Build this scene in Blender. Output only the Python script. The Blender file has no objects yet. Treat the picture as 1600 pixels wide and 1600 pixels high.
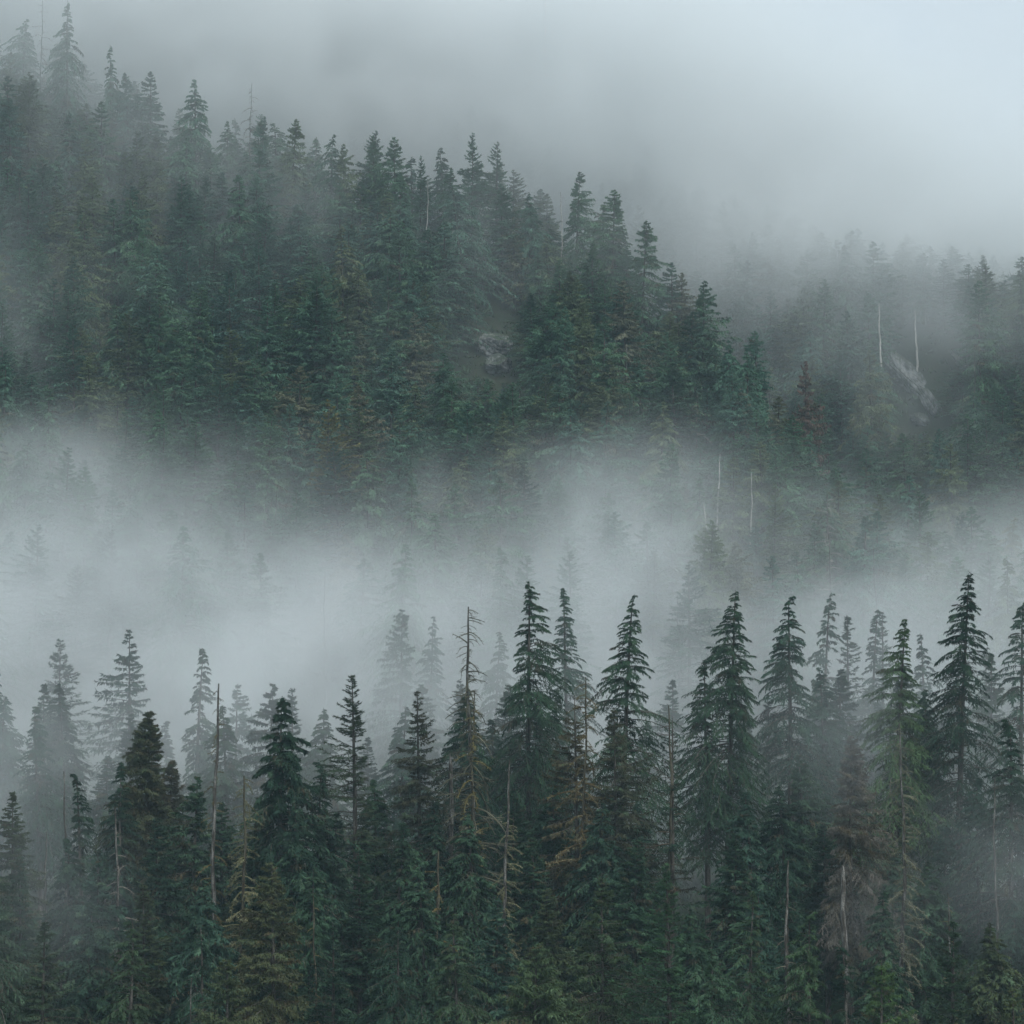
import bpy, math, random
import numpy as np

S = bpy.context.scene
COL = S.collection
R = math.radians

# ------------------------------------------------------------------ camera, world, sun, exposure
FOCAL = 4100.0                      # focal length in pixels of a 1600 px wide frame
cam_data = bpy.data.cameras.new('camera')
cam_data.sensor_width = 36.0
cam_data.sensor_fit = 'HORIZONTAL'
cam_data.lens = 36.0 * FOCAL / 1600.0
cam_data.clip_start = 1.0
cam_data.clip_end = 20000.0
cam = bpy.data.objects.new('camera', cam_data)
cam.rotation_euler = (R(90), 0, 0)
COL.objects.link(cam)
S.camera = cam

CLOUD_DECK = (3.4, 5.3, (0.865, 0.965, 1.05))   # brightness at the horizon, overhead, colour
SUN_EL, SUN_ROT = 58.0, 145.0        # degrees; soft light through the cloud from behind the camera, upper right
world = bpy.data.worlds.new('World')
S.world = world
world.use_nodes = True
wn = world.node_tree
sky = wn.nodes.new('ShaderNodeTexSky')
sky.sky_type = 'NISHITA'
sky.sun_disc = False
sky.sun_elevation = R(SUN_EL)
sky.sun_rotation = R(SUN_ROT)
sky.air_density = 1.0
sky.dust_density = 3.0
sky.ozone_density = 1.2
bg = wn.nodes['Background']
bg.inputs['Strength'].default_value = 0.10
# a closed cloud deck covers most of the blue: overcast sky, brighter overhead than at the horizon
wtc = wn.nodes.new('ShaderNodeTexCoord')
wsep = wn.nodes.new('ShaderNodeSeparateXYZ'); wn.links.new(wtc.outputs['Generated'], wsep.inputs[0])
wmr = wn.nodes.new('ShaderNodeMapRange'); wn.links.new(wsep.outputs['Z'], wmr.inputs[0])
wmr.inputs[3].default_value = CLOUD_DECK[0]; wmr.inputs[4].default_value = CLOUD_DECK[1]
wcol = wn.nodes.new('ShaderNodeVectorMath'); wcol.operation = 'SCALE'
wcol.inputs[0].default_value = CLOUD_DECK[2]; wn.links.new(wmr.outputs[0], wcol.inputs['Scale'])
wmx = wn.nodes.new('ShaderNodeMix'); wmx.data_type = 'RGBA'; wmx.inputs[0].default_value = 0.85
wn.links.new(sky.outputs['Color'], wmx.inputs[6]); wn.links.new(wcol.outputs[0], wmx.inputs[7])
wn.links.new(wmx.outputs[2], bg.inputs['Color'])

sun_data = bpy.data.lights.new('sun', 'SUN')
sun_data.energy = 1.5
sun_data.angle = R(50)
sun_data.color = (1.0, 0.985, 0.965)
sun = bpy.data.objects.new('sun', sun_data)
sun.rotation_euler = (R(90 - SUN_EL), 0, R(180 - SUN_ROT))
COL.objects.link(sun)

S.render.engine = 'CYCLES'
S.view_settings.view_transform = 'Standard'
S.view_settings.look = 'None'
S.view_settings.gamma = 1.0
S.view_settings.use_curve_mapping = False
S.view_settings.exposure = 1.08
cy = S.cycles
cy.max_bounces = 5
cy.diffuse_bounces = 2
cy.glossy_bounces = 1
cy.transmission_bounces = 2
cy.volume_bounces = 2
cy.transparent_max_bounces = 32
cy.use_adaptive_sampling = True
cy.adaptive_threshold = 0.02
cy.use_denoising = True
cy.denoiser = 'OPENIMAGEDENOISE'
cy.denoising_input_passes = 'RGB_ALBEDO_NORMAL'
cy.denoising_prefilter = 'ACCURATE'
cy.volume_step_rate = 3.0
cy.volume_max_steps = 256
S.render.film_transparent = False


# ------------------------------------------------------------------ helpers: nodes
class E:
    """a value in a node tree with arithmetic"""
    def __init__(s, nt, sock): s.nt, s.sock = nt, sock
    def _op(s, op, *a):
        n = s.nt.nodes.new('ShaderNodeMath'); n.operation = op
        for i, v in enumerate((s,) + a):
            if isinstance(v, E): s.nt.links.new(v.sock, n.inputs[i])
            else: n.inputs[i].default_value = float(v)
        return E(s.nt, n.outputs[0])
    def __add__(s, o): return s._op('ADD', o)
    def __sub__(s, o): return s._op('SUBTRACT', o)
    def __mul__(s, o): return s._op('MULTIPLY', o)
    def __truediv__(s, o): return s._op('DIVIDE', o)
    def exp(s): return s._op('EXPONENT')
    def maxi(s, o): return s._op('MAXIMUM', o)
    def mini(s, o): return s._op('MINIMUM', o)
    def smooth(s, a, b, c=0.0, d=1.0):
        n = s.nt.nodes.new('ShaderNodeMapRange'); n.interpolation_type = 'SMOOTHSTEP'
        s.nt.links.new(s.sock, n.inputs[0])
        for i, v in zip((1, 2, 3, 4), (a, b, c, d)): n.inputs[i].default_value = v
        return E(s.nt, n.outputs[0])


def noise(nt, vec, scale, detail=4, rough=0.55, typ=None):
    n = nt.nodes.new('ShaderNodeTexNoise')
    n.inputs['Scale'].default_value = scale
    n.inputs['Detail'].default_value = detail
    n.inputs['Roughness'].default_value = rough
    nt.links.new(vec, n.inputs['Vector'])
    return n


def new_mat(name):
    m = bpy.data.materials.new(name); m.use_nodes = True
    nt = m.node_tree; nt.nodes.clear()
    return m, nt, nt.nodes.new('ShaderNodeOutputMaterial')


def mixc(nt, fac, a, b, blend='MIX'):
    n = nt.nodes.new('ShaderNodeMix'); n.data_type = 'RGBA'; n.blend_type = blend
    for idx, v in ((0, fac), (6, a), (7, b)):
        if hasattr(v, 'is_linked') or hasattr(v, 'links'): nt.links.new(v, n.inputs[idx])
        elif idx == 0: n.inputs[0].default_value = v
        else: n.inputs[idx].default_value = (*v, 1)
    return n.outputs[2]


def foliage_material(name, dead, tip):
    """obj.color gives the tree's green; the 'tint' attribute 0..1 picks dying (0) to fresh (1) sprays"""
    m, nt, out = new_mat(name)
    oi = nt.nodes.new('ShaderNodeObjectInfo')
    at = nt.nodes.new('ShaderNodeAttribute'); at.attribute_name = 'tint'
    geo = nt.nodes.new('ShaderNodeNewGeometry')
    t = E(nt, at.outputs['Fac'])
    c = mixc(nt, t.smooth(0.30, 0.02).sock, oi.outputs['Color'], dead)
    c = mixc(nt, t.smooth(0.62, 1.0, 0, 0.55).sock, c, tip)
    nz = noise(nt, geo.outputs['Position'], 0.35, 3)
    v = E(nt, nz.outputs['Fac']).smooth(0.3, 0.7, 0.72, 1.3)
    hsv = nt.nodes.new('ShaderNodeHueSaturation')
    nt.links.new(c, hsv.inputs['Color']); nt.links.new(v.sock, hsv.inputs['Value'])
    d = nt.nodes.new('ShaderNodeBsdfDiffuse')
    nt.links.new(hsv.outputs[0], d.inputs['Color'])
    nt.links.new(d.outputs[0], out.inputs['Surface'])
    return m


def bark_material(name, dark, pale, lo=0.4, hi=0.62):
    m, nt, out = new_mat(name)
    tc = nt.nodes.new('ShaderNodeTexCoord')
    mp = nt.nodes.new('ShaderNodeMapping'); mp.inputs['Scale'].default_value = (3.0, 3.0, 0.35)
    nt.links.new(tc.outputs['Object'], mp.inputs['Vector'])
    nz = noise(nt, mp.outputs[0], 1.6, 6, 0.7)
    c = mixc(nt, E(nt, nz.outputs['Fac']).smooth(lo, hi).sock, dark, pale)
    n2 = noise(nt, tc.outputs['Object'], 9.0, 3, 0.6)
    c = mixc(nt, E(nt, n2.outputs['Fac']).smooth(0.45, 0.7, 0, 0.7).sock, c, tuple(x * 0.35 for x in dark))
    d = nt.nodes.new('ShaderNodeBsdfDiffuse'); nt.links.new(c, d.inputs['Color'])
    nt.links.new(d.outputs[0], out.inputs['Surface'])
    return m


M_LEAF = foliage_material('conifer_needles', (0.046, 0.042, 0.028), (0.070, 0.120, 0.070))
M_CEDAR = foliage_material('cedar_sprays', (0.066, 0.056, 0.032), (0.080, 0.120, 0.064))
M_LICHEN = foliage_material('lichen', (0.10, 0.085, 0.035), (0.24, 0.25, 0.16))
M_BARK = bark_material('bark', (0.045, 0.036, 0.03), (0.16, 0.15, 0.13))
M_PALE = bark_material('weathered_wood', (0.055, 0.050, 0.042), (0.24, 0.24, 0.22), 0.44, 0.66)
M_BLEACH = bark_material('bleached_wood', (0.13, 0.125, 0.11), (0.46, 0.45, 0.42), 0.30, 0.55)
M_MOSSY = bark_material('mossy_wood', (0.045, 0.038, 0.027), (0.12, 0.115, 0.08))


# ------------------------------------------------------------------ helpers: objects
def tag(o, label=None, cat=None, group=None, kind=None):
    if label: o['label'] = label
    if cat: o['category'] = cat
    if group: o['group'] = group
    if kind: o['kind'] = kind
    return o


def mesh_from(name, v, f, mat, tint=None, smooth=False):
    me = bpy.data.meshes.new(name)
    v = np.asarray(v, np.float32); f = np.asarray(f, np.int32)
    k = f.shape[1]
    me.vertices.add(len(v)); me.vertices.foreach_set('co', v.ravel())
    me.loops.add(f.size); me.loops.foreach_set('vertex_index', f.ravel())
    me.polygons.add(len(f))
    me.polygons.foreach_set('loop_start', np.arange(len(f), dtype=np.int32) * k)
    me.polygons.foreach_set('loop_total', np.full(len(f), k, np.int32))
    if smooth: me.polygons.foreach_set('use_smooth', np.ones(len(f), bool))
    if tint is not None:
        a = me.attributes.new('tint', 'FLOAT', 'POINT')
        a.data.foreach_set('value', np.asarray(tint, np.float32))
    me.materials.append(mat)
    me.update(calc_edges=True)
    return me


def link(name, me, parent=None):
    o = bpy.data.objects.new(name, me); COL.objects.link(o)
    if parent: o.parent = parent
    return o


def tube(pts, rad, n=6, cap=True, rough=0.0, rng=None):
    """quads along a polyline"""
    pts = np.asarray(pts, float); rad = np.asarray(rad, float)
    t = np.gradient(pts, axis=0); t /= np.linalg.norm(t, axis=1)[:, None] + 1e-9
    ref = np.array([1.0, 0.1, 0.05]) if abs(t[:, 2]).mean() > .7 else np.array([0, 0, 1.0])
    a = np.cross(t, ref); a /= np.linalg.norm(a, axis=1)[:, None] + 1e-9
    b = np.cross(t, a)
    th = np.linspace(0, 2 * np.pi, n, endpoint=False)
    rr = rad[:, None] * np.ones(n)
    if rough: rr = rr * (1 + rough * rng.normal(size=rr.shape))
    ring = pts[:, None] + rr[..., None] * (np.cos(th)[None, :, None] * a[:, None] + np.sin(th)[None, :, None] * b[:, None])
    v = ring.reshape(-1, 3)
    i = np.arange(len(pts) - 1)[:, None] * n; j = np.arange(n)[None]
    j2 = (j + 1) % n
    f = np.stack([i + j, i + j2, i + n + j2, i + n + j], -1).reshape(-1, 4)
    return v, f


# ------------------------------------------------------------------ the lie of the land
def sstep(a, b, x):
    t = np.clip((x - a) / (b - a), 0, 1); return t * t * (3 - 2 * t)


RIDGE_X = np.array([-600, -160, -121, -98, -72, -40, -9, 14, 23, 31, 41, 52, 60, 68, 600.])
RIDGE_D = np.array([700, 640, 624, 611, 592, 576, 573, 562, 551, 537, 522, 501, 483, 465, 440.])


def _wob(x, y):
    return (2.2 * np.sin(x / 17 + 1.3) * np.cos(y / 23 + .4) + 1.3 * np.sin(x / 7.3 + y / 9.1)
            + 3.5 * np.sin(x / 51 + y / 67 + 2) + .6 * np.sin(x / 3.1 - y / 4.3 + 1))


def ground(x, y):
    x = np.asarray(x, float); y = np.asarray(y, float)
    # foreground bench
    lo = np.interp(y, [-3000, -60, 0, 60, 130, 200, 260, 300, 340, 400, 420], [120, 10, -3, -45, -84, -90, -72, -62, -55, -55, -53])
    rd = np.interp(x, RIDGE_X, RIDGE_D)
    a = -53 + 0.72 * (y - 420)
    top = -53 + 0.72 * (rd - 420)
    a = np.where(y > rd, top - 0.55 * (y - rd), a)
    # the mountainside behind the gully
    off = np.interp(x, [-600, 0, 60, 110, 600], [75, 75, 62, 40, 30])
    bhi = np.interp(x, [-3000, -100, 0, 60, 110, 160, 600, 3000], [300, 200, 100, 62, 52, 46, 30, 20])
    b = -53 + 0.80 * (y - 420 - off)
    b = np.where(b > bhi, bhi - 0.08 * (b - bhi), b)
    b = np.maximum(b, -400)
    hi = np.maximum(a, b)
    far = sstep(1200, 2600, y)
    h = np.where(y < 420, lo, np.maximum(hi, -53))
    h = h * (1 - far) + (-60) * far
    w = sstep(120, 180, y) * (1 - far)
    return h + _wob(x, y) * np.where(y < 420, .45, .8) * w


# terrain sheet: fine in view, coarse out to the horizon
xs = np.concatenate([np.linspace(-6000, -260, 24), np.arange(-250, 251, 4.0), np.linspace(260, 6000, 24)])
ys = np.concatenate([np.linspace(-6000, 100, 30), np.arange(110, 900, 4.0), np.linspace(915, 9000, 40)])
gx, gy = np.meshgrid(xs, ys)
gz = ground(gx, gy)
nx, ny = len(xs), len(ys)
tv = np.stack([gx, gy, gz], -1).reshape(-1, 3)
ii = (np.arange(ny - 1)[:, None] * nx + np.arange(nx - 1)[None]).reshape(-1)
tf = np.stack([ii, ii + 1, ii + nx + 1, ii + nx], -1)
m, nt, out = new_mat('forest_floor')
geo = nt.nodes.new('ShaderNodeNewGeometry')
nz = noise(nt, geo.outputs['Position'], 0.12, 6, 0.65)
c = mixc(nt, E(nt, nz.outputs['Fac']).smooth(0.4, 0.6).sock, (0.014, 0.022, 0.012), (0.030, 0.030, 0.020))
n2 = noise(nt, geo.outputs['Position'], 1.7, 5, 0.7)
c = mixc(nt, E(nt, n2.outputs['Fac']).smooth(0.45, 0.6, 0, .7).sock, c, (0.022, 0.045, 0.022))
d = nt.nodes.new('ShaderNodeBsdfDiffuse'); nt.links.new(c, d.inputs['Color'])
nt.links.new(d.outputs[0], out.inputs['Surface'])
terr = link('forest_ground', mesh_from('forest_ground', tv, tf, m, smooth=True))
tag(terr, 'dark mossy forest floor rising from the valley up the mountainside', kind='structure')


# ------------------------------------------------------------------ trees
def unit(v): return v / (np.linalg.norm(v, axis=-1, keepdims=True) + 1e-9)


SPECIES = dict(
    hemlock=dict(slope=.31, pw=.92, lmax=7.4, e0=(.45, .02), droop=(.45, .55), tl=.42, hang=.75, twist=.35, lean=.05, nod=1.0, dens=1.0, curl=0.),
    fir=dict(slope=.24, pw=.9, lmax=5.0, e0=(.55, .05), droop=(.15, .25), tl=.40, hang=.15, twist=.3, lean=.02, nod=0., dens=1.1, curl=.1),
    spruce=dict(slope=.28, pw=.9, lmax=5.8, e0=(.35, -.10), droop=(.25, .35), tl=.34, hang=.85, twist=.4, lean=.02, nod=.1, dens=1.0, curl=.2),
    cedar=dict(slope=.46, pw=.75, lmax=7.0, e0=(.75, -.10), droop=(.55, .6), tl=.48, hang=1.0, twist=.55, lean=.03, nod=.2, dens=1.35, curl=.25),
)


def build_tree(seed, kind, H, base=.12, n=230, m=20, k=7, leaf=.42, wid=.15, gap=.2, width=1.0, dead=.08, bare_top=0., thin=1.0, forks=0, ragged=.3, lmax=None):
    """returns (trunk mesh, crown mesh, wood mesh) of a conifer H metres tall standing at the origin"""
    P = SPECIES[kind]
    rng = np.random.default_rng(seed)
    ph = rng.uniform(0, 6.28, 4)
    lean = rng.normal(0, P['lean'] * 1.5, 2) * H * .35
    rtop = .03
    r0 = .0105 * H + .05
    nod_dir = rng.uniform(0, 6.28)

    def axis(z):
        t = np.clip(z / H, 0, 1.02)
        bx = lean[0] * t ** 1.5 + .012 * H * .4 * np.sin(3.1 * t + ph[0]) * t
        by = lean[1] * t ** 1.5 + .012 * H * .4 * np.sin(2.7 * t + ph[1]) * t
        nd = P['nod'] * rng.uniform(.1, 1.1) * np.clip((t - (1 - 1.8 / H)) / (1.8 / H), 0, 1) ** 2 * .8
        return np.stack([bx + nd * np.cos(nod_dir), by + nd * np.sin(nod_dir), z - nd * .35 * (P['nod'] > .5)], -1)

    zt = np.concatenate([np.linspace(-2.5, H * .9, 22), np.linspace(H * .92, H, 7)])
    rad = r0 * (1 - np.clip(zt / H, 0, 1)) ** .85 + rtop
    rad[0] *= 1.3; rad[-1] = .012
    tv_, tf_ = tube(axis(zt), rad, 8, rough=.05, rng=rng)
    trunk = mesh_from('trunk', tv_, tf_, M_BARK, smooth=True)

    n = int(n * thin); LM = (lmax or P['lmax'])
    # bough heights: denser towards the top, bunched in loose whorls
    u = rng.uniform(0, 1, n) ** .82
    tt = base + (1 - base) * u
    z0 = tt * H
    wh = rng.uniform(.6, 1.1)
    z0 = np.where(rng.random(n) < .5, np.round((z0 + rng.normal(0, .1, n)) / wh) * wh + rng.normal(0, .16, n), z0)
    z0 = np.clip(z0, base * H, H - .12)
    az = rng.uniform(0, 2 * np.pi, n)
    v = H - z0
    prof = np.minimum(LM * (1 + .12 * np.sin(v / 5 + ph[2])), .14 + P['slope'] * width * v ** P['pw'])
    # crown shrinks again near its base
    tb = (z0 / H - base) / max(1e-3, 1 - base)
    prof *= .62 + .38 * np.clip(tb / .22, 0, 1)
    # sectors bulge and thin out irregularly; whole sides go missing
    nzv = np.sin(az * 2 + v / 2.3 + ph[0]) * .5 + np.sin(az * 3 - v / 1.4 + ph[1]) * .35 + np.sin(az + v / 4.9 + ph[3]) * .5
    L = prof * (1 + ragged * .8 * nzv * np.clip(v / 6, .25, 1)) * rng.uniform(1 - ragged, 1 + ragged * .55, n)
    lop = rng.uniform(0, 6.28); L = L * (1 + .32 * np.cos(az - lop + .8 * np.sin(v / 7)))
    keep = (nzv > -1.35 + 1.6 * gap) | (rng.random(n) < .25) | (v < 2)
    keep &= rng.random(n) > gap * .3
    if bare_top > 0: keep &= ~((v < bare_top) & (rng.random(n) < .93))
    # forked tops: extra spires
    z0, az, v, L = z0[keep], az[keep], v[keep], np.maximum(L[keep], .18)
    n = len(z0)
    frac = np.clip(v / (H * .6), 0, 1)
    e0 = P['e0'][0] * (1 - frac) + P['e0'][1] * frac + rng.normal(0, .10, n)
    dr = P['droop'][0] * (1 - frac) + P['droop'][1] * frac + rng.normal(0, .10, n)
    h = np.stack([np.cos(az), np.sin(az), 0 * az], -1)
    b = np.stack([-np.sin(az), np.cos(az), 0 * az], -1)
    org = axis(z0)
    bt = np.clip(rng.normal(.52, .20, n), .24, 1.)
    bt = np.where(rng.random(n) < dead, rng.uniform(0, .2, n), bt)

    def bough(s):        # s (n,m)
        zz = e0[:, None] * s - dr[:, None] * s ** 2 + P['curl'] * s ** 3
        swing = .12 * np.sin(s * 3 + az[:, None] * 5)
        return org[:, None] + L[:, None, None] * (h[:, None] * s[..., None] + b[:, None] * (swing * s)[..., None] + np.array([0, 0, 1.]) * zz[..., None])

    def btan(s):
        return unit(h[:, None] + np.array([0, 0, 1.]) * (e0[:, None] - 2 * dr[:, None] * s + 3 * P['curl'] * s ** 2)[..., None])

    # twigs; short boughs get fewer
    s = np.clip((np.arange(m)[None] + rng.uniform(0, 1, (n, m))) / m, .06, 1)
    s = .10 + .90 * s ** .85
    pos = bough(s); tan = btan(s)
    side = np.where(rng.random((n, m)) < .5, -1., 1.)
    phi = (1.15 - .75 * s) + rng.normal(0, .22, (n, m))
    td = unit(tan * np.cos(phi)[..., None] + b[:, None] * (side * np.sin(phi))[..., None] + rng.normal(0, .12, (n, m, 3)) - np.array([0, 0, .14]))
    tl = np.clip(L[:, None] * P['tl'] * (1.05 - .8 * s) * rng.uniform(.5, 1.25, (n, m)), .22, 2.6)
    keep_t = rng.random((n, m)) < np.clip(.35 + L[:, None] * .45, 0, 1) * (1 - gap * .25)
    uu = np.clip((np.arange(k)[None, None] + rng.uniform(0, 1, (n, m, k))) / k, 0.02, 1)
    p = pos[:, :, None] + td[:, :, None] * (tl[..., None] * uu)[..., None] - np.array([0, 0, 1.]) * (tl[..., None] * uu ** 2 * .35 * P['hang'])[..., None]
    ld = unit(td[:, :, None] * .8 + rng.normal(0, P['twist'], (n, m, k, 3)) - np.array([0, 0, 1.]) * (P['hang'] * rng.uniform(.15, 1.1, (n, m, k)))[..., None])
    sd = unit(np.cross(ld, rng.normal(0, .35, (n, m, k, 3)) + np.array([0, 0, 1.])))
    sc = np.clip(.55 + .16 * L, .55, 1.15)[:, None, None]
    ll = leaf * rng.uniform(.6, 1.4, (n, m, k)) * sc
    ww = wid * rng.uniform(.6, 1.3, (n, m, k)) * sc * .5
    p0 = p - sd * ww[..., None]; p1 = p + sd * ww[..., None]; p2 = p + ld * ll[..., None]
    kt = np.broadcast_to(keep_t[..., None], (n, m, k))
    tri = np.stack([p0, p1, p2], -2)[kt]
    tint = np.clip(bt[:, None, None] + rng.normal(0, .08, (n, m, 1)) + rng.normal(0, .05, (n, m, k)) + .10 * (s[..., None] - .5), 0, 1)
    tint = np.broadcast_to(tint[..., None], (n, m, k, 3))[kt]
    # the leader's own tuft
    q = 40
    zl = H - rng.uniform(0, 1.6, q); lo = axis(zl); aa = rng.uniform(0, 6.28, q)
    ldr = unit(np.stack([np.cos(aa), np.sin(aa), rng.uniform(-.5, .9, q)], -1)); sdr = unit(np.cross(ldr, [0, 0, 1.]))
    lt = np.stack([lo - sdr * .05, lo + sdr * .05, lo + ldr * rng.uniform(.2, .5, q)[:, None]], -2)
    if bare_top > 0: lt = lt[:4]
    allv = np.concatenate([tri.reshape(-1, 3), lt.reshape(-1, 3)])
    allt = np.concatenate([tint.reshape(-1), np.full(lt.shape[0] * 3, .5)])
    crown = mesh_from('crown', allv, np.arange(len(allv)).reshape(-1, 3), M_CEDAR if kind == 'cedar' else M_LEAF, allt)
    # bough wood: thin tapered three-sided limbs
    ss = np.array([0, .25, .5, .75, .97])
    c = bough(np.broadcast_to(ss, (n, 5)))
    c[:, 0] = org
    rr = (.012 + .011 * L)[:, None] * (1 - .85 * ss)[None]
    th = np.array([0, 2.09, 4.19])
    ring = c[:, :, None] + rr[:, :, None, None] * (np.cos(th)[None, None, :, None] * b[:, None, None] + np.sin(th)[None, None, :, None] * np.array([0, 0, 1.]))
    vv = ring.reshape(-1, 3)
    base_i = (np.arange(n)[:, None, None] * 15 + np.arange(4)[None, :, None] * 3)
    j = np.arange(3)[None, None]; j2 = (j + 1) % 3
    ff = np.stack([base_i + j, base_i + j2, base_i + 3 + j2, base_i + 3 + j], -1).reshape(-1, 4)
    wood = mesh_from('bough_wood', vv, ff, M_BARK)
    return trunk, crown, wood


def put_tree(meshes, name, x, y, label, color, cat='tree', group=None, rot=0., sc=1., tilt=(0, 0), z=None):
    r = bpy.data.objects.new(name, None)
    r.empty_display_size = 1
    r.location = (x, y, float(ground(x, y)) if z is None else z)
    r.rotation_euler = (tilt[0], tilt[1], rot)
    r.scale = (sc, sc, sc) if np.isscalar(sc) else sc
    COL.objects.link(r); tag(r, label, cat, group)
    t, c, w = meshes
    link('trunk', t, r)
    if c: o = link('crown', c, r); o.color = (*color, 1)
    if w: o = link('bough_wood', w, r); o['kind'] = 'stuff'
    return r


def at(px, py, d):
    """the spot that lies d metres out along a line of sight"""
    return (px - 800) / FOCAL * d, d, (800 - py) / FOCAL * d


GREEN = (0.029, 0.058, 0.034)
DARK = (0.019, 0.040, 0.026)
BLUE = (0.030, 0.062, 0.043)
OLIVE = (0.046, 0.062, 0.031)
BROWN = (0.046, 0.048, 0.031)


# ------------------------------------------------------------------ dead trees, snags
def branch_mesh(seed, kind):
    """one dead limb one metre long along +X: 'stub' bare, 'twiggy' with side twigs, 'lichen' hung with tufts"""
    rng = np.random.default_rng(seed)
    V, F, T = [], [], []
    k0 = 0
    s_ = np.linspace(0, 1, 6)
    up = rng.uniform(-.1, .35); dr = rng.uniform(.2, .65)
    line = np.stack([s_, .10 * np.sin(s_ * 3 + rng.uniform(0, 6)) * s_, up * s_ - dr * s_ ** 2 + .1 * rng.normal() * s_ ** 3], -1)
    def add(v, f, t):
        nonlocal k0
        V.append(v); F.append(f + k0); T.append(np.full(len(v), t)); k0 += len(v)
    def prism(pts, rad, t):
        v, f = tube(pts, rad, 3); add(v, np.concatenate([f[:, [0, 1, 2]], f[:, [0, 2, 3]]]), t)
    prism(line, .034 * (1 - .8 * s_) + .006, .45)
    nt_ = {'stub': 2, 'twiggy': 12, 'lichen': 13}[kind]
    for i in range(nt_):
        u_ = rng.uniform(.2, .98); p = np.array([np.interp(u_, s_, line[:, j]) for j in range(3)])
        dd = unit(np.array([rng.uniform(.2, 1), rng.choice([-1, 1]) * rng.uniform(.4, 1), rng.uniform(-.5, .25)]))
        l_ = rng.uniform(.12, .42) * (1.1 - .6 * u_)
        q = np.stack([p, p + dd * l_ * .55, p + dd * l_ + np.array([0, 0, -.12 * l_])])
        prism(q, np.array([.012, .009, .005]), .5)
        if kind == 'lichen':
            for j in range(5):
                c_ = p + dd * l_ * rng.uniform(0, 1)
                e = unit(rng.normal(0, 1, 3) + [0, 0, -.9]) * rng.uniform(.05, .13)
                w_ = unit(np.cross(e, rng.normal(0, 1, 3))) * rng.uniform(.010, .024)
                add(np.stack([c_ - w_, c_ + w_, c_ + e]), np.array([[0, 1, 2]]), rng.choice([.1, .6, .9, 1.0]))
    if kind == 'lichen':
        for j in range(22):
            u_ = rng.uniform(0, 1); c_ = np.array([np.interp(u_, s_, line[:, j2]) for j2 in range(3)])
            e = unit(rng.normal(0, 1, 3) + [0, 0, -.6]) * rng.uniform(.05, .14)
            w_ = unit(np.cross(e, rng.normal(0, 1, 3))) * rng.uniform(.012, .03)
            add(np.stack([c_ - w_, c_ + w_, c_ + e]), np.array([[0, 1, 2]]), rng.choice([.1, .6, .9, 1.0]))
    return mesh_from('branch', np.concatenate(V), np.concatenate(F), M_LICHEN, np.concatenate(T))


BRANCH = {k: [branch_mesh(40 + i + 10 * j, k) for i in range(5)] for j, k in enumerate(('stub', 'twiggy', 'lichen'))}


def dead_tree(name, px, top, d, label, seed, nb=30, kind='stub', blen=1.4, lo=.3, hi=.98, mat=None, rad=.2, broken=False, lean=0., color=(.10, .085, .045), cat='dead tree', group=None, taper=.6, hmin=6):
    """a standing dead trunk with each limb a part of its own"""
    rng = np.random.default_rng(seed)
    x, y, z = at(px, top, d)
    g = float(ground(x, y)); H = max(hmin, z - g); rad = rad * .8
    r = bpy.data.objects.new(name, None); r.location = (x - lean * H, y, g); COL.objects.link(r)
    tag(r, label, cat, group)
    zz = np.linspace(-1.5, H, 26)
    t = np.clip(zz / H, 0, 1)
    wob = .22 * np.sin(t * 7 + seed) * (H / 30) + .06 * np.sin(t * 31 + seed)
    cx_ = lean * zz + wob
    rr = rad * (1 - t * (.55 if broken else .93)) ** taper + .015
    if broken: rr[-1] *= .35; rr[-2] *= .8
    pts = np.stack([cx_, .1 * np.cos(t * 7 + seed), zz], -1)
    v, f = tube(pts, rr, 8, rough=.08, rng=rng)
    link('trunk', mesh_from('trunk', v, f, mat or M_PALE, smooth=True), r)
    for i in range(nb):
        tt = lo + (hi - lo) * ((i + rng.uniform(0, 1)) / nb)
        o = link('branch', BRANCH[kind][int(rng.integers(5))], r)
        o.location = (float(np.interp(tt * H, zz, pts[:, 0])), float(np.interp(tt * H, zz, pts[:, 1])), tt * H)
        l_ = blen * rng.uniform(.4, 1.3) * (1.15 - .8 * ((tt - lo) / (hi - lo)))
        o.scale = (l_, l_, l_ * rng.uniform(.8, 1.2))
        o.rotation_euler = (rng.normal(0, .2), rng.normal(.05, .22), rng.uniform(0, 6.28))
        o.color = (*color, 1)
    return r


# ------------------------------------------------------------------ the near stand
rnd = random.Random(11)
KIND = dict(hemlock='hemlock_tree', cedar='cedar_tree', fir='fir_tree', spruce='spruce_tree')


MUL = 1.0


def hero(kind, px, top, d, label, color=GREEN, seed=1, w=1.0, group=None, **kw):
    x, y, z = at(px, top, d)
    H = z - float(ground(x, y))
    kw.setdefault('n', 330); kw.setdefault('base', .27); kw['n'] = int(kw['n'] * .86); kw.setdefault('m', 22); kw.setdefault('k', 9); kw.setdefault('leaf', .32); kw.setdefault('wid', .105); w = w * 1.12
    mm = build_tree(seed, kind, H, width=w, **kw)
    return put_tree(mm, KIND[kind], x, y, label, color, group=group)


NEAR = 'tall conifers of the near stand'
BACKG = 'conifers fading into the fog behind the near stand'
FRONT = 'young and lower conifers along the bottom edge'
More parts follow.
